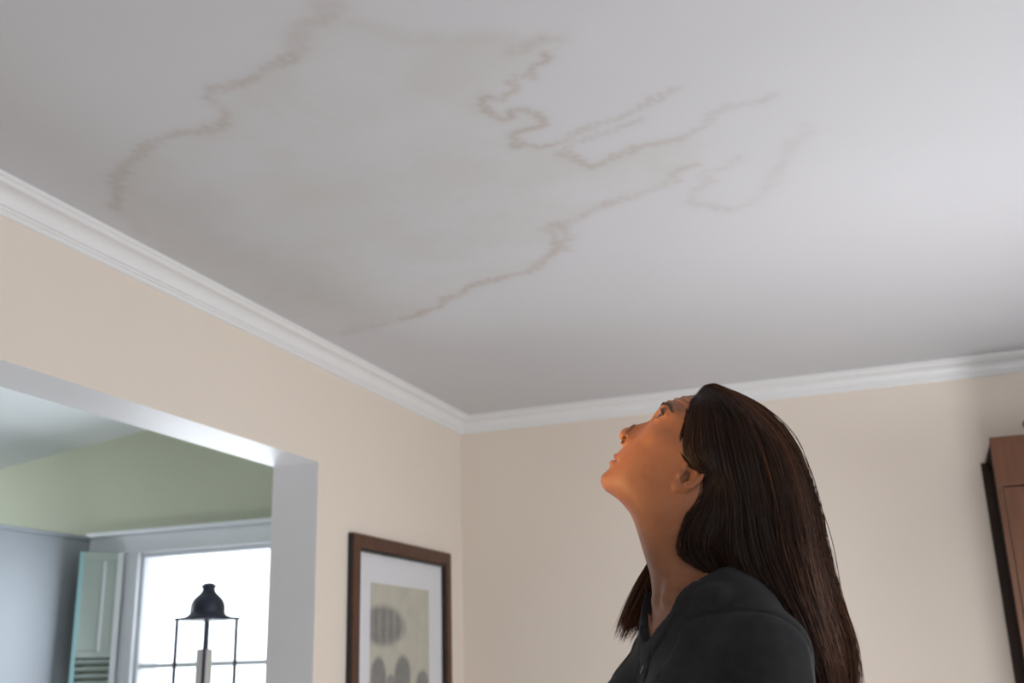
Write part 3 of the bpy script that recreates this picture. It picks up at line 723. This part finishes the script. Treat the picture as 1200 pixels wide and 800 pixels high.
    # ears
    for s in (-1, 1):
        o = np.array((0.0095, s*.0690, 1.5275)); aa = np.array((.62, 0, .785)); bb_ = np.array((.785, s*.22, -.62)); bb_ /= np.linalg.norm(bb_); aa /= np.linalg.norm(aa)
        cc = np.cross(aa, bb_); cc *= s*np.sign(cc[1]); ax = [aa, bb_, cc]
        pt = lambda a, b, c: o+aa*a+bb_*b+cc*c
        Fd.ellipsoid(pt(0, 0, 0), (.029, .0165, .0052), ax, .004)
        Fd.ellipsoid(pt(-.0235, -.006, .001), (.0085, .0075, .0046), ax, .004)
        Fd.ellipsoid(pt(-.002, .0005, .0068), (.0185, .0105, .0062), ax, .002, 'cut')
        Fd.ellipsoid(pt(-.007, -.004, .004), (.0085, .0062, .0085), ax, .002, 'cut')
        pts = [pt(.004, -.0135, .0035), pt(.018, -.0125, .004), pt(.027, -.003, .004), pt(.0255, .008, .0045), pt(.014, .0145, .005), pt(0, .0155, .005), pt(-.013, .012, .004), pt(-.021, .003, .003)]
        for p, q in zip(pts[:-1], pts[1:]): Fd.capsule(p, q, .0027, .0027, .0015)
        pts = [pt(.014, .004, .0035), pt(.004, .0085, .0038), pt(-.008, .007, .0038), pt(-.014, .001, .0035)]
        for p, q in zip(pts[:-1], pts[1:]): Fd.capsule(p, q, .0022, .0022, .002)
        Fd.ellipsoid(pt(-.008, -.0125, .003), (.0055, .0035, .0038), ax, .003)
def axis(*segs):
    return np.unique(np.concatenate([np.arange(a, b, h) for a, b, h in segs]).round(5))

wm_loc = (-0.318, 1.567, 0.0); wm_rot = 0.2002166
# skin material
def skin_mat():
    m, nt, b = new_mat('skin')
    at = node(nt, 'ShaderNodeAttribute', attribute_name='lip')
    f = ramp(nt, noise(nt, 38, 4, .6), .3, .7)
    base = mix_rgb(nt, f, (0.265, 0.112, 0.057), (0.222, 0.090, 0.045))
    base = mix_rgb(nt, at.outputs['Fac'], base, (0.20, 0.06, 0.05))
    nt.links.new(base, b.inputs['Base Color']); b.inputs['Roughness'].default_value = 0.55; b.inputs['Specular IOR Level'].default_value = 0.32
    b.inputs['Subsurface Weight'].default_value = 0.12; b.inputs['Subsurface Radius'].default_value = (.010, .004, .002); b.inputs['Subsurface Scale'].default_value = 0.6
    bump(nt, b, noise(nt, 420, 2), .10, .0006)
    return m
M['skin'] = skin_mat()
SK = Field(axis((-.30, -.14, .006), (-.14, .14, .0019), (.14, .30, .006)),
           axis((-.30, -.16, .004), (-.16, -.088, .006), (-.088, .088, .0019), (.088, .12, .006), (.12, .28, .004)),
           axis((-.02, .64, .012), (.64, .86, .004), (.86, 1.26, .010), (1.26, 1.44, .004), (1.44, 1.68, .0019)))
body(SK)
V, Q = SK.mesh()
# raised forehead lines (geometry)
e_f = (V[:, 0]+.0225)*E1[0]+(V[:, 2]-1.6090)*E1[1]; e_u = (V[:, 0]+.0225)*E2[0]+(V[:, 2]-1.6090)*E2[1]
wgt = np.clip((e_u-.022)/.006, 0, 1)*np.clip((.055-e_u)/.01, 0, 1)*np.clip((.052-np.abs(V[:, 1]))/.015, 0, 1)*(e_f > -.05)
off = .0012*wgt*np.sin((e_u-.026)*2*np.pi/.0095+V[:, 1]*8)
V[:, 0] += off*E1[0]; V[:, 2] += off*E1[1]
V0 = V.copy(); V = roll(V)
me = np_mesh('person', V, Q)
lipm = np.exp(-(((V[:, 0]+.1005-.0125*(np.abs(V[:, 1])/.0245)**2)/.0075)**2+((V0[:, 2]-1.5550)/.0078)**2)**2)*(np.abs(V[:, 1]) < .026)*(V[:, 0] < -.08)
attr(me, 'lip', lipm)
wm = link('person', me, M['skin']); wm.location = wm_loc; wm.rotation_euler = (0, 0, wm_rot)
tag(wm, 'woman in charcoal cardigan with long dark hair, head tilted back, looking up at the ceiling', 'person')

# eyes
M['eye_white'] = plain('eye_white', (0.36, 0.32, 0.30), .15, .03); M['iris'] = plain('brown_iris', (0.035, 0.016, 0.008), .1, .2, 300)
for s in (-1, 1):
    c = EYE[s]
    bm = bmesh.new(); bmesh.ops.create_uvsphere(bm, u_segments=28, v_segments=18, radius=.0126)
    gz = Vector((E1[0]*.90+E2[0]*.43, 0, E1[1]*.90+E2[1]*.43)).normalized()
    bm.normal_update()
    for f in bm.faces: f.material_index = 1 if f.calc_center_median().normalized().dot(gz) > .70 else 0; f.smooth = True
    bmesh.ops.translate(bm, vec=c, verts=bm.verts)
    for v in bm.verts: v.co = Vector(roll(np.array(v.co)))
    me = bpy.data.meshes.new('eye'); bm.to_mesh(me); bm.free(); link('eye', me, [M['eye_white'], M['iris']], wm)

# lashes and brows: fine hairs
M['brow_hair'] = plain('dark_brow_hair', (0.022, 0.013, 0.010), .5, .1)
def hairs(name, P, R, mat, sides=3):
    Vh, Fh = tube_mesh(P, R, sides); return link(name, np_mesh(name, roll(Vh), Fh), mat, wm)
for s in (-1, 1):
    P = []; R = []
    for k in range(42):
        t = k/41; fy = -.012+.0245*t; w = 1-(fy/.0145)**2
        fu = .0062*w+.0012; fx = math.sqrt(max(.0137**2-fu*fu-fy*fy, 1e-6))
        root = np.array(hp(fx-.0005, EYE[s][1]+s*fy, fu+.0008)); ln_ = .0090*(0.6+.5*t)
        tip = np.array(hp(fx+ln_*.80, EYE[s][1]+s*(fy+(.001+.004*t)), fu+ln_*.75)); mid = (root+tip)/2+np.array(hp(.0008, 0, -.0014, (0, 0)))
        q = np.linspace(0, 1, 6)[:, None]; P.append((1-q)**2*root+2*q*(1-q)*mid+q*q*tip); R.append(np.linspace(.00070, .00018, 6))
        if k % 2 == 0:
            fu = -(.0040*w-.0010); fx = math.sqrt(max(.0137**2-fu*fu-fy*fy, 1e-6))
            root = np.array(hp(fx-.0005, EYE[s][1]+s*fy, fu-.0005)); tip = np.array(hp(fx+.0042, EYE[s][1]+s*(fy+.002*t), fu-.0025))
            q = np.linspace(0, 1, 6)[:, None]; P.append(root*(1-q)+tip*q); R.append(np.linspace(.0003, .0001, 6))
    hairs('eyelashes', np.array(P), np.array(R), M['brow_hair'])
def skin_y(x, z): return np.sqrt(np.maximum(IH.at(IH.H2, x, z), 0))
from mathutils.bvhtree import BVHTree
bvh = BVHTree.FromPolygons([tuple(v) for v in V0], [tuple(int(i) for i in q) for q in Q]) if len(Q) < 600000 else None
for s in (-1, 1):
    P = []; R = []
    for k in range(190):
        t = RNG.random(); y = .013+.040*t; u = .0175+.0050*math.sin(min(t*1.25, 1)*math.pi*.75)-.006*max(t-.65, 0)*2+RNG.uniform(-1, 1)*.0022*(1-.6*t)
        src = Vector(hp(.06, s*y, u)); d = Vector((-E1[0], 0, -E1[1]))
        hit = bvh.ray_cast(src, d)
        if hit[0] is None: continue
        p = np.array(hit[0]); nrm = np.array(hit[1]); nrm = nrm if nrm@np.array(-d) > 0 else -nrm
        dr = np.array(hp(-.006*t, s*(.0055+.003*t), .0042*(1-1.3*t), (0, 0)))
        q = np.linspace(0, 1, 5)[:, None]; P.append(p+dr*q+nrm*(.0009*np.sin(q*np.pi)+.0002)); R.append(np.linspace(.00032, .0001, 5))
    hairs('eyebrow', np.array(P), np.array(R), M['brow_hair'])

# ---- cardigan
CD = Field(axis((-.24, .26, .0029)), axis((-.29, .27, .0031)), axis((.80, 1.15, .006), (1.15, 1.43, .0025)))
body(CD, False)
x, y, z = [a for a in (CD.ax[0][:, None, None], CD.ax[1][None, :, None], CD.ax[2][None, None, :])]
bf = (x-TX)*FX+y*FY; bl = (x-TX)*LX_+y*LY_
Fc = CD.F-.0085
VZ, VK = 1.282, .92
bk = np.clip((.01-bf)/.06, 0, 1)
vcut = (z-(VZ+VK*np.sqrt(bl**2+.00004)+bk*bk*.10+1.1*np.maximum(np.abs(bl)-.044, 0)))/1.43
arm = np.abs(bl)
# rib band along the neckline and down the front, armhole seam, soft folds
front = np.clip((bf-.02)/.03, 0, 1)
band = np.clip((vcut+.024)/.003, 0, 1)*front
plk = np.clip((.0165-np.abs(bl-.004))/.002, 0, 1)*front*np.clip((VZ+.01-z)/.01, 0, 1)
Fc = Fc-.0022*np.maximum(band, plk)
groove = np.exp(-((vcut+.0245)/.0018)**2)*front+np.exp(-((np.abs(bl-.004)-.018)/.0018)**2)*front*(z < VZ)
Fc = Fc+.0014*np.clip(groove, 0, 1)
seam = .084-np.sqrt((bf-.034)**2+(z-1.237)**2)          # inside the round of the sleeve head
out = (arm > .075)
Fc = Fc+.0026*np.exp(-(seam/.0026)**2)*out-.0022*np.clip(seam/.012, 0, 1)*out
Fc = Fc-.0030*np.sin(bf*70+z*42+bl*18)*np.exp(-((z-1.20)/.07)**2)*np.clip(1-np.abs(arm-.10)/.06, 0, 1)
Fc = Fc-.0026*np.sin(z*75+bf*40)*np.exp(-((arm-.18)/.05)**2)*np.exp(-((z-1.16)/.09)**2)
Fc = np.maximum(Fc, vcut)
Fc = np.maximum(Fc, .84-z+(arm > .17)*.0-np.clip((arm-.165)*99, 0, 1)*0.0)
CD.F = Fc.astype(np.float32)
Vc, Qc = CD.mesh()
m, nt, b = new_mat('charcoal_knit')
f = ramp(nt, noise(nt, 55, 4, .6), .3, .7)
nt.links.new(mix_rgb(nt, f, (0.021, 0.0205, 0.0215), (0.0145, 0.0142, 0.015)), b.inputs['Base Color']); b.inputs['Roughness'].default_value = .85
b.inputs['Sheen Weight'].default_value = .03; b.inputs['Specular IOR Level'].default_value = .2; b.inputs['Sheen Roughness'].default_value = .5
wv = node(nt, 'ShaderNodeTexWave'); wv.inputs['Scale'].default_value = 170; wv.inputs['Distortion'].default_value = 1.5
tc = node(nt, 'ShaderNodeTexCoord'); nt.links.new(tc.outputs['Object'], wv.inputs['Vector']); bump(nt, b, wv.outputs['Fac'], .18, .0008)
M['knit'] = m
cdo = link('cardigan', np_mesh('cardigan', Vc, Qc), M['knit'], wm)
M['button'] = plain('dark_button', (0.02, 0.018, 0.018), .3, .1)
cb = BVHTree.FromPolygons([tuple(v) for v in Vc], [tuple(int(i) for i in q) for q in Qc])
for k in range(5):
    zz = VZ-.030-k*.085
    hit = cb.ray_cast(Vector(B(.30, .004, zz)), Vector((-FX, -FY, 0)))
    if hit[0] is None: continue
    n = hit[1] if hit[1].dot(Vector((FX, FY, 0))) > 0 else -hit[1]
    o = lathe('button', [(0, -.001), (.0058, -.001), (.0062, .0012), (.0050, .0022), (.0042, .0016), (0, .0016)], M['button'], cdo, 18)
    o.location = hit[0]; o.rotation_euler = n.to_track_quat('Z', 'Y').to_euler()

# ---- trousers and shoes (below the frame)
TR = Field(axis((-.22, .26, .009)), axis((-.22, .22, .009)), axis((.04, .96, .010)))
TR.ellipsoid(B(-.01, 0, .89), (.124, .172, .125), BAX, .03)
for s in (-1, 1):
    TR.capsule(B(0, s*.085, .86), B(.01, s*.085, .47), .097, .066, .03); TR.capsule(B(.01, s*.085, .47), B(-.013, s*.085, .10), .068, .058, .02)
TR.F = np.maximum(TR.F, (.075-TR.ax[2])[None, None, :])
Vt, Qt = TR.mesh(); M['denim'] = plain('dark_denim', (0.03, 0.04, 0.07), .8, .15, 40, .1, 300)
link('trousers', np_mesh('trousers', Vt, Qt), M['denim'], wm)
M['shoe'] = plain('black_leather', (0.012, 0.012, 0.012), .35, .1)
for s in (-1, 1):
    SF = Field(axis((-.22, .20, .005)), axis((-.22, .20, .005)), axis((-.01, .13, .005)))
    SF.capsule(B(-.025, s*.085, .045), B(.135, s*.094, .034), .046, .036, .02); SF.capsule(B(-.02, s*.085, .05), B(-.018, s*.085, .09), .044, .042, .02)
    SF.F = np.maximum(np.maximum(SF.F, -(SF.ax[2])[None, None, :]), (SF.ax[2]-.11)[None, None, :])
    Vs, Qs = SF.mesh(); link('shoe', np_mesh('shoe', Vs, Qs), M['shoe'], wm)

# ---- hair: a solid mass close under the strands, then the strands
def hair_half(x, z):
    s = np.maximum(IW.at(IW.D, x, z), 0)
    t = .014*np.clip(s/.030, 0, 1)**.8*(np.clip((z-1.28)/.1, 0, 1)*.75+.25)
    hs = skin_y(x, z); ha = IW.half(x, z, .80)
    ha = np.minimum(ha, .080)
    hd = (hs+.004*np.clip((1.50-z)/.03, 0, 1))*np.clip((z-1.33)/.04, 0, 1)                # the falling part no longer follows the neck
    return smax(hd+t+.0008+.0105*np.exp(-((x-.029)/.019)**2-((z-1.547)/.022)**2), ha*np.clip(s/.03, 0, 1)**.7, .02)
HM = Field(axis((-.03, .23, .0028)), axis((-.108, .108, .0028)), axis((1.185, 1.69, .0028)))
xx, zz = np.meshgrid(HM.ax[0], HM.ax[2], indexing='ij')
hh2 = hair_half(xx, zz)-.0022; dd = IW.at(IW.D, xx, zz)-.004-.0015*np.clip((zz-1.52)/.02, 0, 1)*np.clip((.03-xx)/.02, 0, 1)
ripple = .0010*np.sin(xx*900+zz*210)+.0008*np.sin(xx*1700-zz*160)
HM.F = np.where((dd > .002)[:, None, :], np.abs(HM.ax[1])[None, :, None]-(hh2+ripple)[:, None, :], np.maximum(np.abs(HM.ax[1])[None, :, None], .001)+np.maximum(.002-dd, 0)[:, None, :]).astype(np.float32)
# hollow towards the face: nothing in front of the ears' line between the two sides
Vm, Qm = HM.mesh()
def hair_mat(name, c1, c2):
    m, nt, b = new_mat(name)
    at = node(nt, 'ShaderNodeAttribute', attribute_name='tone')
    nt.links.new(mix_rgb(nt, at.outputs['Fac'], c1, c2), b.inputs['Base Color']); b.inputs['Roughness'].default_value = .5
    b.inputs['Specular IOR Level'].default_value = .18
    return m
M['hair'] = hair_mat('dark_brown_hair', (0.0085, 0.0046, 0.0034), (0.16, 0.062, 0.028))
me = np_mesh('hair', roll(Vm), Qm); attr(me, 'tone', np.full(len(Vm), .05)); hr = link('hair', me, M['hair'], wm)
GUIDES = [
[(0.0198, 1.6372), (0.0055, 1.5986), (-0.002, 1.5665), (0.0088, 1.5427), (0.0299, 1.5249), (0.0249, 1.4923), (0.0025, 1.4584), (-0.0039, 1.4192), (0.003, 1.3977), (0.0229, 1.3815), (0.051, 1.3598)] ,
[(0.0294, 1.6458), (0.0223, 1.6041), (0.0189, 1.5588), (0.037, 1.5194), (0.0339, 1.4818), (0.0162, 1.4449), (0.0112, 1.4118), (0.0287, 1.3812), (0.0642, 1.3536), (0.0922, 1.3243)] ,
[(0.0323, 1.6509), (0.0392, 1.6095), (0.04, 1.5575), (0.0519, 1.5059), (0.0478, 1.4562), (0.0398, 1.4104), (0.0584, 1.3654), (0.0927, 1.3299), (0.1269, 1.2788)] ,
[(0.0352, 1.6547), (0.0573, 1.6149), (0.0649, 1.556), (0.0717, 1.4923), (0.0705, 1.4289), (0.0783, 1.3769), (0.1049, 1.3353), (0.1368, 1.2841), (0.153, 1.2292)] ,
[(0.0393, 1.6585), (0.0779, 1.6201), (0.0945, 1.5543), (0.1028, 1.4844), (0.1093, 1.4142), (0.1243, 1.3522), (0.1466, 1.2951), (0.1617, 1.2288), (0.1636, 1.1966)] ,
[(0.0433, 1.6608), (0.0958, 1.6241), (0.127, 1.5587), (0.1396, 1.4887), (0.1448, 1.4129), (0.1557, 1.3403), (0.1715, 1.2779), (0.1793, 1.2283), (0.1811, 1.1959)] ,
[(0.0485, 1.6618), (0.106, 1.626), (0.1481, 1.574), (0.1686, 1.512), (0.1764, 1.4498), (0.181, 1.3879), (0.1914, 1.329), (0.2048, 1.2774), (0.2045, 1.2274), (0.2013, 1.2001)] ,
[(0.0537, 1.6628), (0.1113, 1.6296), (0.1517, 1.5854), (0.175, 1.5267), (0.186, 1.4616), (0.1907, 1.4068), (0.1997, 1.3414), (0.213, 1.2776), (0.2141, 1.2381)] ,
]
MS = 26
def resample(P, n):
    P = catmull(P, 8, False); d = np.r_[0, np.cumsum(np.hypot(*np.diff(P, axis=0).T))]; t = np.linspace(0, d[-1], n)
    return np.stack([np.interp(t, d, P[:, 0]), np.interp(t, d, P[:, 1])], -1)
GD = np.stack([resample(g, MS) for g in GUIDES])
def strands(n, side, seed, wmax=7.0):
    r = np.random.default_rng(seed)
    ncl = max(n//9, 1)
    cl = r.uniform(0 if wmax > 3 else -.22, wmax-.001, ncl); cli = r.integers(0, ncl, n)
    w = np.clip(cl[cli]+r.normal(0, .16, n), -.38, len(GD)-1.0001)
    i = np.maximum(np.floor(w), 0).astype(int); u = (w-i)[:, None, None]
    P2 = GD[i]*(1-u)+GD[i+1]*u
    tt = np.linspace(0, 1, MS)
    # start somewhere along the flow, end somewhere near the tips
    s0 = np.clip(r.uniform(-.25, .45, n), 0, 1); s1 = np.clip(r.normal(.96, .07, n), .6, 1.04)
    tq = s0[:, None]+(s1-s0)[:, None]*tt[None]
    k = np.clip(tq*(MS-1), 0, MS-1.001); a = k.astype(int); v = (k-a)[..., None]; rows = np.arange(n)[:, None]
    P2 = P2[rows, a]*(1-v)+P2[rows, a+1]*v
    P2[..., 0] += np.clip(-w, 0, 1)[:, None]*.020*np.clip(1-tq/.5, 0, 1)
    over = np.maximum(tq-1, 0)[..., None]; P2 = P2+over*np.array([.02, -.30])
    cw = r.normal(0, .0030, ncl)[cli][:, None]*np.sin(tt[None]*r.uniform(6, 13, ncl)[cli][:, None]+r.uniform(0, 6, ncl)[cli][:, None])*np.clip(tq*1.6, 0, 1)
    amp = cw+(r.normal(0, .0022, (n, 1))*np.sin(tt[None]*r.uniform(2, 7, (n, 1))+r.uniform(0, 6, (n, 1)))+r.normal(0, .0035, (n, 1))*tq**2)
    P2[..., 0] += amp
    h = hair_half(P2[..., 0], P2[..., 1])
    dep = np.clip(1-np.abs(r.normal(0, .10, n)), .55, 1.0)[:, None]
    top = np.clip((w-6.0)/1.0, 0, 1)[:, None]; dep = dep*(1-top*r.uniform(0, 1, n)[:, None])
    Y = side*(h*dep+r.uniform(-.0010, .0022, n)[:, None]*np.ones_like(tt))
    Y = Y+r.normal(0, .004, (n, 1))*tq**2
    return np.stack([P2[..., 0], Y, P2[..., 1]], -1), w
def strand_mesh(name, P, rad, tone, parent):
    n, mm, _ = P.shape
    prof_ = np.clip(np.minimum(np.linspace(0.25, 6, mm), np.linspace(4.0, .12, mm)), 0, 1)
    Vh, Fh = tube_mesh(P, rad[:, None]*prof_[None], 3)
    me = np_mesh(name, roll(Vh), Fh); attr(me, 'tone', np.clip(np.repeat(tone, mm*3)*(.7+np.clip((1.45-Vh[:, 2])/.2, 0, 1)), 0, 1))
    return tag(link(name, me, M['hair'], parent), kind='stuff')
Pn, wn = strands(4400, -1, 3); Pf, wf = strands(1500, 1, 4); Pe, we = strands(1100, -1, 5, 2.2)
P = np.concatenate([Pn, Pf, Pe]); wv_ = np.concatenate([wn, wf, we])
tone = np.clip(RNG.beta(1.1, 3.4, len(P))*(.28+1.3*np.clip((wv_-3.6)/2.6, 0, 1)), 0, 1)
strand_mesh('hair_strands', P, RNG.uniform(.00035, .00075, len(P)), tone, hr)
# flyaway hairs along the outline
n = 70; P3, w3 = strands(n, -1, 9)
t = np.linspace(0, 1, MS); P3 = P3+(RNG.normal(0, 1, (n, 1, 3))*np.array([.003, .010, .004]))*(t**1.5)[None, :, None]
P3[:, :, 0] += RNG.uniform(0, .006, (n, 1))*np.sin(t*3)[None]
strand_mesh('flyaway_hair', P3, np.full(n, .00022), np.full(n, .25), hr)
n = 260; r = np.random.default_rng(33)
HL = resample([(0.0215, 1.640), (0.0105, 1.617), (0.0045, 1.592), (0.0000, 1.566), (0.0075, 1.545), (0.022, 1.533)], 100)
k0 = r.integers(0, 86, n); st = HL[k0]+r.normal(0, .0016, (n, 2)); tg = HL[np.minimum(k0+6, 99)]-HL[k0]
tg /= np.linalg.norm(tg, axis=1, keepdims=True)
d1 = tg*r.uniform(.4, 1.0, (n, 1))+np.array([-.35, .0])*r.uniform(-.2, 1.0, (n, 1)); d2 = tg*.5+np.array([1.0, -.1])
t = np.linspace(0, 1, 12); L = r.uniform(.010, .028, (n, 1, 1))
P2 = st[:, None]+L*(d1[:, None]*t[None, :, None]*(1-.5*t[None, :, None])+d2[:, None]*(t**2)[None, :, None]*.8)
Y = -(np.maximum(skin_y(P2[..., 0], P2[..., 1]), .0)+.0006+.003*t[None]+np.where(IW.at(IW.D, P2[..., 0], P2[..., 1]) > .002, .004*t[None], 0))
P3 = np.stack([P2[..., 0], Y, P2[..., 1]], -1); P4 = P3*np.array([1, -1, 1])
strand_mesh('hairline_wisps', np.concatenate([P3, P4]), r.uniform(.0002, .0004, 2*n), np.full(2*n, .12), hr)
# lock of hair hanging on the far side, in front of the far shoulder
n = 900; r = np.random.default_rng(21)
a0 = np.array((-.040, 1.440)); 
TG = [np.array(resample(q, MS)) for q in (
 [(-0.040, 1.430), (-0.052, 1.412), (-0.066, 1.400), (-0.082, 1.380), (-0.096, 1.357), (-0.106, 1.335), (-0.116, 1.312)],
 [(-0.034, 1.430), (-0.044, 1.405), (-0.060, 1.380), (-0.076, 1.355), (-0.090, 1.330), (-0.104, 1.303)],
 [(-0.022, 1.430), (-0.032, 1.400), (-0.046, 1.370), (-0.060, 1.345), (-0.074, 1.322), (-0.088, 1.305)],
 [(-0.010, 1.430), (-0.018, 1.390), (-0.030, 1.355), (-0.044, 1.330), (-0.058, 1.312), (-0.070, 1.300)])]
TG = np.stack(TG)
w = np.clip(r.uniform(-.05, 3, n), 0, 2.999); i = w.astype(int); u = (w-i)[:, None, None]
P2 = TG[i]*(1-u)+TG[i+1]*u
t = np.linspace(0, 1, MS)
P2 = P2[:, :1]+(P2-P2[:, :1])*np.clip(r.normal(.93, .11, n), .55, 1.08)[:, None, None]
P2 = P2+r.normal(0, .0035, (n, 1, 2))*(t**2)[None, :, None]
Y = .066+.028*np.sin(t*1.6)[None]+r.uniform(-.022, .016, (n, 1))*(0.5+.5*t)[None]
strand_mesh('hair_lock', np.stack([P2[..., 0], Y, P2[..., 1]], -1), r.uniform(.0004, .0008, n), np.clip(r.beta(1.6, 2.2, n)*.9, 0, 1), hr)
